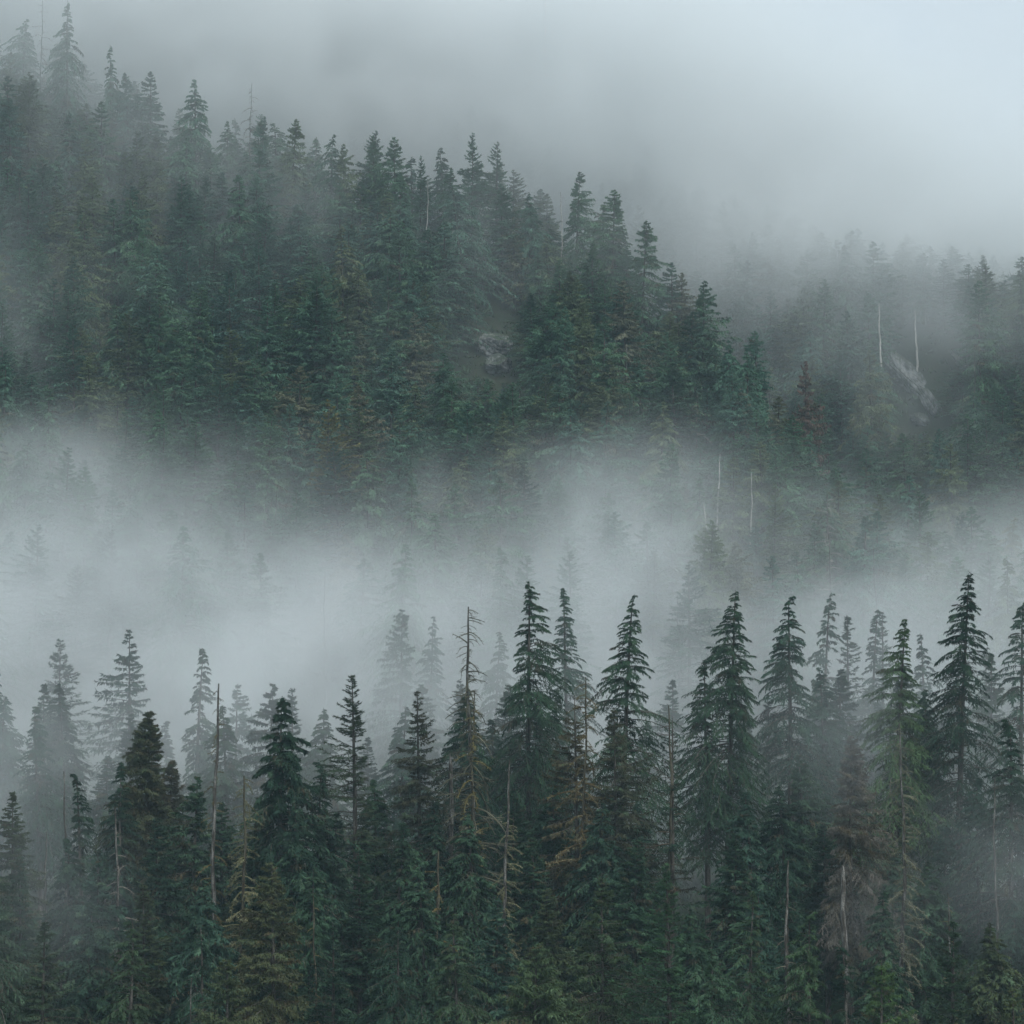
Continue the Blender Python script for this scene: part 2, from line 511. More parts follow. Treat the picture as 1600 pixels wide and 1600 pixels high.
# main row
hero('hemlock', 825, 906, 335, 'dense pointed dark hemlock, tallest one left of the centre gap, tip against fog', GREEN, 21, 1.05, NEAR, n=420, gap=.05, base=.2)
hero('hemlock', 967, 926, 325, 'hemlock with flat clumped top and open tiers, right of two pointed ones', GREEN, 22, .95, NEAR, gap=.25, ragged=.4, n=420, lmax=8.2)
hero('hemlock', 1138, 920, 335, 'very broad shaggy hemlock with a second shorter top on its left side', GREEN, 23, 1.1, NEAR, n=440, gap=.1, lmax=8.4)
hero('hemlock', 1106, 1030, 333, 'shorter slim hemlock pressed against the left side of the broad shaggy one', GREEN, 24, .75, NEAR, gap=.15)
hero('hemlock', 1235, 928, 342, 'blue-green hemlock with pointed top, right of the broad shaggy one', BLUE, 25, 1.0, NEAR, n=380, gap=.2, lmax=7.6)
hero('hemlock', 1395, 965, 326, 'bright green hemlock with bent tip behind the lichen-hung dead tree', (0.052, .090, .040), 26, 1.0, NEAR, n=400, gap=.2, lmax=8.)
hero('hemlock', 1497, 893, 330, 'tallest dark hemlock near the right edge, its boughs in separate drooping tiers', DARK, 27, 1.0, NEAR, n=430, gap=.2, ragged=.4, lmax=8.0)
hero('hemlock', 1594, 935, 338, 'hemlock cut by the right edge, fading into fog at its top', BLUE, 28, 1.0, NEAR, gap=.3, n=300)
hero('hemlock', 1578, 1120, 305, 'dark heavy hemlock low at the right edge in front of a taller one', DARK, 29, 1.0, NEAR, gap=.2)
hero('hemlock', 887, 918, 372, 'thin pale hemlock fading into fog between two larger pointed ones', BLUE, 30, .72, NEAR, gap=.2)
hero('hemlock', 716, 1078, 328, 'dense dark hemlock right behind the sparse bare-topped tree', DARK, 31, 1.25, NEAR, n=380, gap=.1)
hero('fir', 556, 1054, 318, 'narrow fir with short level boughs and a dark knobby tip standing alone against fog', (.042, .060, .034), 32, 1.15, NEAR, n=300, gap=.3, ragged=.35, dead=.15)
hero('spruce', 660, 1080, 322, 'brown-tinged spruce with dying upper boughs left of the dark dense hemlock', BROWN, 33, 1.05, NEAR, n=300, dead=.2, gap=.3)
hero('hemlock', 430, 1087, 300, 'dark hemlock with drooping hooked tip and heavy flat boughs reaching left', DARK, 34, 1.25, NEAR, n=340, gap=.3, ragged=.5, leaf=.5, wid=.2)
hero('hemlock', 488, 1186, 304, 'slim dark hemlock just right of the hooked-tip one', DARK, 35, .9, NEAR, gap=.3)
hero('cedar', 228, 1112, 322, 'broad olive-brown cedar with rounded ragged top at the left', (.052, .060, .034), 36, 1.05, NEAR, n=520, m=26, dead=.25, gap=.1, leaf=.38, wid=.13)
hero('cedar', 262, 1190, 326, 'lower dull brown cedar merging with the right flank of the broad olive one', BROWN, 37, .95, NEAR, n=420, dead=.3, leaf=.38, wid=.13)
hero('hemlock', 186, 1190, 315, 'dark thin-topped hemlock at the left flank of the broad olive cedar', DARK, 38, .8, NEAR, gap=.3)
hero('hemlock', 64, 1103, 348, 'grey-green hemlock with tip nodding to the right near the left edge', BLUE, 39, .95, NEAR, n=300, gap=.3)
hero('hemlock', 130, 1207, 312, 'small ragged dark hemlock with a tufted top between two left trees', DARK, 41, .6, NEAR, gap=.4, n=220)
hero('spruce', 905, 1085, 312, 'rusty brown half-dead spruce with mossy limbs in front of the flat-topped hemlock', (.070, .062, .034), 42, 1.05, NEAR, n=280, dead=.25, gap=.35, bare_top=3)
hero('spruce', 968, 1110, 308, 'dull brown dying spruce directly below the flat-topped hemlock', (.055, .060, .036), 43, 1.25, NEAR, n=320, dead=.2, gap=.25)
hero('fir', 1048, 1120, 305, 'sparse dark fir with bare spike top standing in the bright fog gap', DARK, 44, 1.15, NEAR, n=110, gap=.5, dead=.35, bare_top=2.2, base=.35, ragged=.5)
hero('cedar', 1330, 1150, 300, 'grey-brown nearly dead cedar with fine hanging twigs, right of the dark hemlocks', (.100, .092, .078), 45, .95, NEAR, n=420, m=24, dead=.5, leaf=.40, wid=.07, gap=.15)
hero('hemlock', 1290, 1040, 352, 'hazy mid-height hemlock filling the space between two taller right-hand ones', BLUE, 46, 1.1, NEAR, n=320)
hero('hemlock', 1455, 1075, 338, 'dark green hemlock crowded between the bent-tip and the tallest right hemlock', GREEN, 47, 1.2, NEAR, n=300)
hero('hemlock', 770, 1120, 345, 'dark background hemlock between the bare-topped tree and the dense pointed one', DARK, 48, 1.0, NEAR)
hero('hemlock', 870, 1075, 350, 'shaded hemlock below the thin pale one', GREEN, 49, 1.1, NEAR)
# fading ones behind
for i, (k, px, top, d, w, lab) in enumerate([
        ('hemlock', 0, 1050, 383, 1., 'half-hidden fogged hemlock at the very left edge'),
        ('fir', 92, 1000, 398, 1.35, 'faint broad fir in fog above the nodding-tip hemlock'),
        ('spruce', 205, 984, 386, 1.3, 'pale grey-green spruce in fog behind the broad olive cedar'),
        ('hemlock', 303, 1011, 362, .72, 'slim fogged hemlock with one long bough near its tip, left of the tall mossy snag'),
        ('spruce', 365, 1068, 372, 1.1, 'greenish fogged spruce just right of the tall mossy snag'),
        ('cedar', 622, 952, 405, 1.05, 'very faint broad cedar dissolving in fog above the brown-tinged spruce'),
        ('hemlock', 668, 962, 412, .8, 'barely visible narrow hemlock beside the faint broad cedar'),
        ('hemlock', 770, 985, 408, .9, 'ghostly hemlock in fog just left of the dense pointed one'),
        ('hemlock', 1283, 925, 396, .9, 'pale sparse hemlock with drooping tip in fog right of the blue-green one'),
        ('fir', 1330, 962, 398, .9, 'small pale fir top in fog beside the pale sparse hemlock'),
        ('hemlock', 1356, 950, 402, .55, 'needle-thin faint hemlock top in fog'),
        ('fir', 1379, 958, 404, .7, 'faint fir top just behind the bent-tip green hemlock'),
        ('hemlock', 1450, 990, 394, .75, 'small fogged hemlock between the bent-tip and the tallest right one'),
        ('hemlock', 1545, 1010, 400, .8, 'dim fogged hemlock right of the tallest dark one')]):
    hero(k, px, top, d, lab, (BLUE, GREEN)[i % 2], 60 + i, w, BACKG, n=240, m=16, k=6, leaf=.5, wid=.2, gap=.2, base=.15)
# front row
FR = [
    ('cedar', 430, 1348, 262, 1.05, (.058, .068, .034), 'wide yellow-olive cedar in front of the lichen-yellow dead tree', dict(n=520, m=26, dead=.3, leaf=.34, wid=.12, lmax=7.5)),
    ('spruce', 940, 1372, 262, 1.5, (.040, .062, .030), 'squat dense dark spruce with mossy undersides at bottom centre', dict(n=460, dead=.15, gap=.05)),
    ('fir', 1048, 1352, 255, 1.15, (.040, .085, .042), 'fresh green young fir with a narrow pointed top', dict(n=380, gap=.05)),
    ('hemlock', 1163, 1386, 262, 1.05, (.036, .066, .034), 'dark young hemlock with pale trunk showing low down', dict(n=320, gap=.25)),
    ('hemlock', 1228, 1336, 270, .62, DARK, 'scraggly thin hemlock with a pale peeling trunk', dict(n=150, gap=.45, base=.35)),
    ('hemlock', 1268, 1422, 254, 1.0, (.036, .066, .032), 'dark young hemlock right of the scraggly pale-trunked one', dict(n=340, gap=.15)),
    ('cedar', 1372, 1500, 240, 1.0, (.050, .090, .034), 'low bright green cedar at the bottom below the broken snag', dict(n=420, m=24, dead=.05, leaf=.34)),
    ('hemlock', 1335, 1470, 256, .9, DARK, 'shaded hemlock behind the low bright green cedar', dict(n=260)),
    ('fir', 1485, 1440, 254, 1.15, (.034, .060, .034), 'dark bushy fir below the lichen-hung dead tree', dict(n=380, gap=.05)),
    ('cedar', 830, 1478, 238, 1.55, (.052, .082, .040), 'wide low green cedar crown at the bottom edge below the yellow-lichened snag', dict(n=560, m=26, dead=.08, leaf=.34, lmax=9.)),
    ('hemlock', 722, 1425, 262, 1.25, (.034, .058, .030), 'layered dark hemlock left of the yellow-lichened snag', dict(n=360, gap=.2)),
    ('hemlock', 620, 1432, 258, 1.3, DARK, 'very dark spreading hemlock at the bottom left of centre', dict(n=340, gap=.15)),
    ('cedar', 1597, 1548, 236, .8, (.060, .080, .034), 'small cedar top in the bottom right corner', dict(n=300)),
    ('hemlock', 192, 1440, 262, 1.2, (.034, .058, .030), 'dark layered hemlock at bottom left behind the pale leaning limb', dict(n=360, gap=.2)),
    ('spruce', 62, 1440, 268, 1.25, (.040, .060, .036), 'dull green spruce low near the left edge', dict(n=340)),
    ('hemlock', -12, 1330, 285, 1.2, (.040, .066, .042), 'hazy hemlock cut by the left edge, low down', dict(n=320)),
    ('hemlock', 316, 1450, 262, 1.1, DARK, 'dark hemlock at the bottom beside the thin white stem', dict(n=320)),
    ('fir', 520, 1440, 268, 1.1, DARK, 'shaded fir right of the wide yellow-olive cedar', dict(n=320)),
    ('cedar', 350, 1500, 244, 1.2, OLIVE, 'low olive cedar at the bottom left of the yellow-olive one', dict(n=400)),
    ('hemlock', 1110, 1480, 250, 1.2, (.036, .070, .040), 'low green hemlock between the fresh fir and the pale-trunked young one', dict(n=320)),
    ('hemlock', 1575, 1400, 300, 1.1, BLUE, 'blue-green hemlock veiled by fog at the lower right edge', dict(n=300)),
]
for i, (k, px, top, d, w, colr, lab, kw) in enumerate(FR):
    kw.setdefault('k', 7); kw['n'] = int(kw['n'] * .85); kw.setdefault('base', .2)
    hero(k, px, top, d, lab, colr, 100 + i, w, FRONT, **kw)

# darker trees that fill the stand between and behind the named ones
FILL = {k: build_tree(200 + i, k, 36., n=300, m=19, k=7, width=w, gap=.2, base=.14, leaf=.48, wid=.19, dead=dd)
        for i, (k, w, dd) in enumerate((('hemlock', 1.25, .08), ('fir', 1.2, .1), ('spruce', 1.25, .14), ('cedar', 1.0, .14)))}
BG2 = 'dim conifers filling in behind the near stand'
FILL2 = {k: build_tree(220 + i, k, 36., n=280, m=19, k=7, width=w, gap=.3, base=.2, leaf=.48, wid=.19, dead=dd)
         for i, (k, w, dd) in enumerate((('hemlock', 1.0, .12), ('fir', 1.1, .12), ('spruce', 1.1, .18), ('cedar', .95, .16)))}
ORD = ['first', 'second', 'third', 'fourth', 'fifth', 'sixth', 'seventh', 'eighth', 'ninth', 'tenth', 'eleventh', 'twelfth']
ORD3 = ORD + ['thirteenth', 'fourteenth', 'fifteenth', 'sixteenth', 'seventeenth', 'eighteenth', 'nineteenth', 'twentieth'] + ['twenty-' + q for q in ORD[:9]] + ['thirtieth'] + ['thirty-' + q for q in ORD[:9]]
fill = []
for px, top, d in [(20, 1235, 320), (105, 1290, 300), (160, 1330, 292), (245, 1290, 298), (300, 1230, 318), (345, 1250, 322), (392, 1240, 318),
                   (300, 1370, 286), (455, 1270, 290), (520, 1260, 305), (590, 1200, 325), (615, 1290, 300), (560, 1330, 292), (690, 1250, 312), (665, 1360, 286),
                   (745, 1290, 300), (800, 1240, 318), (840, 1290, 304), (880, 1230, 318), (860, 1370, 280), (930, 1250, 305), (1000, 1260, 318), (990, 1330, 288),
                   (1180, 1250, 315), (1140, 1320, 300), (1225, 1240, 318), (1265, 1180, 325), (1290, 1290, 305), (1350, 1270, 322), (1400, 1290, 312), (1440, 1330, 300),
                   (1480, 1270, 316), (1530, 1230, 312), (1400, 1400, 280), (1540, 1450, 282), (40, 1350, 292), (230, 1380, 284), (480, 1370, 280), (770, 1400, 276), (1210, 1400, 284),
                   (1060, 1430, 276), (130, 1400, 284), (400, 1300, 300), (1600, 1290, 312), (-40, 1200, 330), (-60, 1330, 300), (1650, 1150, 318), (1670, 1330, 290), (1640, 1480, 260), (-50, 1480, 262)]:
    fill.append((px + rnd.uniform(-8, 8), top + rnd.uniform(-20, 20), d, rnd.choice(['hemlock', 'hemlock', 'fir', 'spruce', 'hemlock', 'cedar'])))
dim = []
for i, px in enumerate(range(12, 1600, 50)):
    dim.append((px + rnd.uniform(-14, 14), rnd.uniform(1060, 1185) - (45 if px > 1150 else 0), rnd.uniform(352, 384), ['hemlock', 'spruce', 'hemlock', 'cedar', 'fir'][i % 5]))
for i, (px, top, d, k) in enumerate(dim):
    x, y, z = at(px, top, d); H = z - float(ground(x, y)); sc = H / 36.
    put_tree((FILL, FILL2)[i % 2][k], KIND[k], x, y, f'dim misty {k}, {ORD3[i]} from left in the row behind the near stand', (BLUE, GREEN, DARK)[i % 3], group=BG2, rot=rnd.uniform(0, 6.28), sc=(sc ** .4, sc ** .4, sc))
NEAR_ZONES = [(0, 'at the left edge of the near stand'), (210, 'under the broad olive cedar'), (330, 'by the tall mossy snag'), (470, 'under the hooked-tip hemlock'),
              (600, 'beneath the lone narrow fir'), (760, 'round the sparse bare-topped tree'), (900, 'under the dense pointed hemlock'), (1060, 'under the flat-topped hemlock'),
              (1200, 'under the broad shaggy hemlock'), (1340, 'under the blue-green hemlock'), (1480, 'round the lichen-hung dead tree'), (9999, 'under the tallest right-edge hemlock')]
COLN = [(DARK, 'very dark'), (GREEN, 'deep green'), (BLUE, 'bluish green'), (OLIVE, 'olive'), (BROWN, 'brownish')]
ORD2 = ORD + ['thirteenth', 'fourteenth', 'fifteenth', 'sixteenth', 'seventeenth', 'eighteenth', 'nineteenth'] + ['twentieth'] * 40
byz = {}
for t in sorted(fill):
    zn = next(n for lim, n in NEAR_ZONES if t[0] < lim) if -10 < t[0] < 1610 else ('past the left end of the stand' if t[0] < 0 else 'past the right end of the stand')
    byz.setdefault((zn, t[3]), []).append(t)
for (zn, k), lst in byz.items():
    for i, (px, top, d, _) in enumerate(lst):
        x, y, z = at(px, top, d)
        H = z - float(ground(x, y))
        colr, cn = COLN[rnd.choice([0, 0, 1, 1, 2, 3, 1])]
        word = 'shaded' if top > 1300 else 'mid-height'
        pos = '' if len(lst) == 1 else f', {ORD[i]} such one from left'
        lab = f'{word} {cn} {k} {zn}{pos}'
        sc = H / 36.
        put_tree((FILL, FILL2)[rnd.random() < .5][k], KIND[k], x, y, lab, colr, group='shaded conifers filling the near stand', rot=rnd.uniform(0, 6.28), sc=(sc ** .4, sc ** .4, sc))

# snags and lichen-hung dead trees in the near stand
DG = 'dead trees of the near stand'
dead_tree('dead_tree', 337, 1068, 300, 'tallest bare snag, a grey pole with short mossy limbs, left of the hooked-tip hemlock', 1, 58, 'lichen', 2.2, .12, .985, M_PALE, .42, color=(.10, .08, .035), group=DG)
dead_tree('dead_tree', 379, 1212, 291, 'dead tree crusted yellow-green with lichen and fine bare twigs', 2, 120, 'lichen', 3.2, .25, .99, M_MOSSY, .38, color=(.11, .11, .06), group=DG)
dead_tree('dead_tree', 181, 1262, 296, 'grey weathered trunk with bare crooked limbs below the broad olive cedar', 3, 34, 'twiggy', 3.0, .2, .97, M_PALE, .30, color=(.14, .13, .11), group=DG)
dead_tree('dead_tree', 103, 1205, 312, 'thin pale leaning stem with few stubs near the left edge', 4, 16, 'stub', 1.3, .3, .95, M_PALE, .22, color=(.16, .15, .13), lean=.015, group=DG)
dead_tree('dead_tree', 735, 948, 316, 'sparse dying tree, bare fishbone top and pale mossy limbs below', 5, 150, 'twiggy', 4.2, .28, .995, M_PALE, .42, color=(.085, .085, .060), group=DG)
dead_tree('dead_tree', 741, 1080, 315, 'mossy spindly trunk close beside the fishbone-topped tree', 6, 46, 'lichen', 3.0, .4, .99, M_MOSSY, .26, color=(.13, .11, .045), group=DG)
dead_tree('dead_tree', 792, 1188, 283, 'snag with bare white spike and a yellow-lichened skirt of limbs at bottom centre', 7, 130, 'lichen', 2.8, .20, .86, M_PALE, .36, color=(.12, .12, .07), group=DG)
dead_tree('dead_tree', 912, 1058, 309, 'rust-brown bare spire with mossy limbs in front of the flat-topped hemlock', 8, 80, 'lichen', 4.2, .3, .99, M_MOSSY, .3, color=(.09, .07, .035), group=DG)
dead_tree('dead_tree', 1045, 1102, 304, 'bare brown spike of the sparse fir in the bright fog gap', 9, 30, 'twiggy', 3.0, .35, .99, M_MOSSY, .30, color=(.08, .06, .04), group=DG)
dead_tree('dead_tree', 1409, 1130, 292, 'pale lichen-hung dead tree with twiggy limbs from top to bottom', 10, 190, 'lichen', 2.7, .10, .99, M_PALE, .40, color=(.10, .105, .075), group=DG)
dead_tree('broken_snag', 1320, 1352, 282, 'thick pale broken-off trunk without limbs', 11, 4, 'stub', 1.2, .4, .9, M_PALE, .40, broken=True, color=(.1, .1, .08), cat='snag', group=DG, taper=.2)
dead_tree('dead_tree', 1232, 1345, 268, 'white peeling stem inside the scraggly thin hemlock', 12, 24, 'twiggy', 1.8, .3, .95, M_PALE, .34, color=(.13, .12, .09), group=DG)
dead_tree('dead_tree', 296, 1528, 250, 'thin white bare stem rising at the bottom edge', 13, 5, 'stub', .8, .4, .9, M_PALE, .16, color=(.2, .2, .18), group=DG)
dead_tree('dead_tree', 682, 1330, 288, 'stout brown trunk showing bare below the brown-tinged spruce', 14, 20, 'lichen', 3.2, .3, .95, M_MOSSY, .42, color=(.10, .075, .03), group=DG)
dead_tree('dead_tree', 703, 1180, 322, 'smooth pale grey trunk seen between dark crowns left of centre', 15, 8, 'stub', 1.5, .4, .95, M_PALE, .40, broken=True, color=(.12, .12, .1), cat='snag', group=DG, taper=.3)
dead_tree('dead_tree', 1484, 1395, 262, 'thin lichened spike above the dark bushy fir', 16, 34, 'lichen', 1.4, .45, .99, M_PALE, .22, color=(.13, .12, .06), group=DG)
dead_tree('dead_tree', 493, 1400, 272, 'slender mossy pole right of the wide yellow-olive cedar', 17, 26, 'lichen', 1.6, .3, .98, M_MOSSY, .2, color=(.12, .10, .04), group=DG)
dead_tree('dead_tree', 1556, 1215, 300, 'slim grey stem low down between the tallest right hemlock and the frame edge', 18, 12, 'stub', 1.8, .3, .9, M_PALE, .24, color=(.1, .1, .08), group=DG)
dead_tree('dead_tree', 72, 1300, 322, 'faint pale stem below the nodding-tip hemlock', 19, 12, 'stub', 1.3, .2, .95, M_PALE, .24, color=(.1, .1, .08), group=DG)

# ------------------------------------------------------------------ the mountainside forest
SKYLINE = [(-200, 20), (0, 60), (33, 60), (70, 70), (140, 120), (205, 130), (270, 190), (330, 215), (390, 205), (450, 225), (515, 245), (585, 240), (640, 265), (690, 275), (755, 265), (810, 285), (840, 310),
           (900, 310), (955, 330), (990, 355), (1030, 380), (1080, 405), (1120, 450), (1150, 500), (1190, 540), (1225, 575), (1280, 620), (1320, 700), (1400, 760), (1500, 800), (1800, 830)]
SKX, SKYY = zip(*SKYLINE)
KEEP = [(877, 400, 556), (1377, 545, 564), (1432, 575, 562), (160, 490, 545), (668, 350, 566), (755, 400, 556), (980, 612, 516), (1123, 776, 470), (1173, 810, 466), (1522, 600, 545), (508, 690, 470), (762, 680, 500), (1090, 680, 494), (1255, 640, 512), (741, 480, 540)]
ROCKS = [(735, 805, 515, 590), (1395, 1480, 555, 670)]
FARP = {}
for i, (k, w, dd) in enumerate((('hemlock', 1.5, .12), ('cedar', 1.3, .12), ('cedar', 1.5, .15), ('fir', 1.7, .1), ('hemlock', 1.3, .25), ('spruce', 1.75, .2), ('cedar', 1.15, .2), ('hemlock', 1.7, .05))):
    FARP.setdefault(k, []).append(build_tree(300 + i, k, 30., n=230, m=20, k=9, width=w * 1.05, gap=.14, base=.08, leaf=.40, wid=.165, dead=dd * .6, ragged=.36))
far = []
rf = random.Random(5)


def far_tree(px, top, d, k, colr, H=None, wide=1., special=None):
    x = (px - 800) / FOCAL * d
    g = float(ground(x, d))
    if H is None: H = (800 - top) / FOCAL * d - g
    H = max(6, min(H, 44))
    top = 800 - (g + H) / d * FOCAL
    far.append(dict(px=px, top=top, d=d, k=k, c=colr, H=H, x=x, w=wide, sp=special))


# trees that stand out on the first skyline
for px, top, k, w, ci in [(33, 28, 'hemlock', 1., 2), (105, 2, 'hemlock', .8, 2), (175, 72, 'hemlock', .6, 0), (205, 112, 'cedar', .8, 2), (237, 112, 'spruce', .95, 0), (308, 122, 'hemlock', .9, 0), (355, 188, 'hemlock', .8, 1),
                          (405, 180, 'cedar', .8, 2), (450, 186, 'cedar', .9, 3), (515, 208, 'hemlock', .8, 0), (540, 225, 'cedar', .8, 3), (587, 212, 'cedar', .8, 1), (617, 214, 'cedar', .9, 1), (657, 244, 'fir', .6, 0),
                          (700, 262, 'cedar', .9, 1), (737, 209, 'fir', .75, 1), (775, 222, 'fir', .85, 1), (900, 268, 'cedar', .8, 1), (955, 297, 'cedar', 1.1, 1), (830, 300, 'hemlock', .8, 2), (1000, 345, 'cedar', 1., 1), (1095, 440, 'cedar', 1.0, 1)]:
    X = (px - 800) / FOCAL * 570
    d = float(np.interp(X, RIDGE_X, RIDGE_D)) - rf.uniform(2, 10)
    far_tree(px, top, d, k, COLN[ci][0], wide=w, special='skyline')
y = 432.
row = 0
while y < 700:
    step = 7.45
    x = -y * .217 + (row % 2) * step / 2
    while x < y * .217:
        xx, yy = x + rf.uniform(-3, 3), y + rf.uniform(-3, 3)
        x += step * rf.uniform(.8, 1.15)
        px = 800 + xx / yy * FOCAL
        rd = float(np.interp(xx, RIDGE_X, RIDGE_D))
        g = float(ground(xx, yy))
        behind = yy > rd + 4
        gpy = 800 - g / yy * FOCAL
        if gpy < -30: continue
        sky_y = float(np.interp(px, SKX, SKYY))
        H = rf.uniform(20, 32) if rf.random() < .85 else rf.uniform(13, 20)
        if behind:
            # seen only if its top shows over the first ridge
            if px < 1050 and 800 - (g + H) / yy * FOCAL > sky_y + 15: continue
        else:
            Hmax = (800 - (sky_y + rf.uniform(8, 105))) / FOCAL * yy - g
            if Hmax < 9: continue
            H = min(H, Hmax)
        top = 800 - (g + H) / yy * FOCAL
        if top > 885: continue
        if behind and top < np.interp(px, [0, 500, 800, 1100, 1300, 1600], [0, 60, 180, 280, 350, 385]):
            top = np.interp(px, [0, 500, 800, 1100, 1300, 1600], [0, 60, 180, 280, 350, 385]) + rf.uniform(0, 60)
        hw = .5 * 11 / yy * FOCAL
        for kp, kb, kd in KEEP:
            if yy < kd and abs(px - kp) < hw * (.75 if kp > 1300 else .4) and top < kb: top = kb + rf.uniform(2, 14)
        for a_, b_, q0, q1 in ROCKS:
            if px > a_ - hw * .45 and px < b_ + hw * .45 and top < q1 and gpy > q0 - 20: top = q1 + rf.uniform(-6, 14)
        H = (800 - top) / FOCAL * yy - g
        if H < 7: continue
        n_ = math.sin(xx / 23) + math.cos(yy / 19 + xx / 31)
        k = rf.choices(['cedar', 'hemlock', 'fir', 'spruce'], [3.4 + 1.2 * n_, 2.4 - .6 * n_, 3.1, 3.1])[0]
        ci = rf.choices([0, 1, 2, 3, 4], [1.6, 4.4, 3.2, 2.6 + n_ * .6, .4])[0]
        far_tree(px, None, yy, k, COLN[ci][0], H, rf.uniform(.85, 1.2))
    y += step * .84
    row += 1
far_tree(508, 626, 470, 'fir', (.16, .15, .05), special='golden')
far_tree(1255, 505, 512, 'spruce', (.060, .045, .036), wide=.7, special='dead')
print('far trees', len(far))


def zone(px, top, behind):
    if behind: rown = 'in mist beyond the ridge'
    elif top < np.interp(px, SKX, SKYY) + 45: rown = 'on the misty skyline'
    elif top < np.interp(px, SKX, SKYY) + 170: rown = 'just below the skyline'
    elif top < 480: rown = 'high on the mountainside'
    elif top < 600: rown = 'halfway up the mountainside'
    elif top < 720: rown = 'low on the mountainside'
    else: rown = 'half sunk in the fog bank'
    c_ = 'past left edge' if px < -10 else 'past right edge' if px > 1610 else 'far left' if px < 230 else 'left' if px < 520 else 'middle' if px < 820 else 'right of middle' if px < 1120 else 'right' if px < 1380 else 'far right'
    return rown, c_


groups = {}
for t in far:
    rd = float(np.interp(t['x'], RIDGE_X, RIDGE_D))
    cn = next((n for c_, n in COLN if c_ == t['c']), 'pale')
    t['lab'] = (('tall' if t['H'] > 30 else 'medium' if t['H'] > 22 else 'short'), cn, t['k'], *zone(t['px'], t['top'], t['d'] > rd + 4))
    if not t['sp'] or t['sp'] == 'skyline': groups.setdefault(t['lab'], []).append(t)
for key, lst in groups.items():
    lst.sort(key=lambda t: t['px'])
    for i, t in enumerate(lst):
        n_ = len(lst)
        if n_ == 1: o_ = ''
        elif i and i == n_ - 1: o_ = 'rightmost, '
        elif n_ > 2 and i == 0: o_ = 'leftmost, '
        elif n_ > 11: o_ = ORD2[i] + ' from left, '
        elif n_ == 2: o_ = ('left of two, ', 'right of two, ')[i]
        else: o_ = ('leftmost of ' + str(n_) + ', ') if i == 0 else ('rightmost of ' + str(n_) + ', ') if i == n_ - 1 else f'{ORD[min(i, 11)]} from left, '
        t['text'] = f'{key[0]} {key[1]} {key[2]}, {o_}{key[3]}, {key[4]}'
for t in far:
    if t['sp'] == 'golden': t['text'] = 'small golden-yellow young fir shining among dark trees just above the fog bank'
    if t['sp'] == 'dead': t['text'] = 'narrow rusty-brown dead spruce standing out on the right of the mountainside'
    P_ = FARP[t['k']][rf.randrange(len(FARP[t['k']]))]
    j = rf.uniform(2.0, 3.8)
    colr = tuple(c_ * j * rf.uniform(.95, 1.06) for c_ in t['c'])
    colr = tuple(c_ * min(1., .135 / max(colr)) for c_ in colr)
    s_ = t['H'] / 30.
    put_tree(P_, KIND[t['k']], t['x'], t['d'], t['text'], colr, group='conifers on the mountainside', rot=rf.uniform(0, 6.28),
             sc=(s_ ** .5 * t['w'], s_ ** .5 * t['w'], s_), tilt=(rf.gauss(0, .02), rf.gauss(0, .02)))

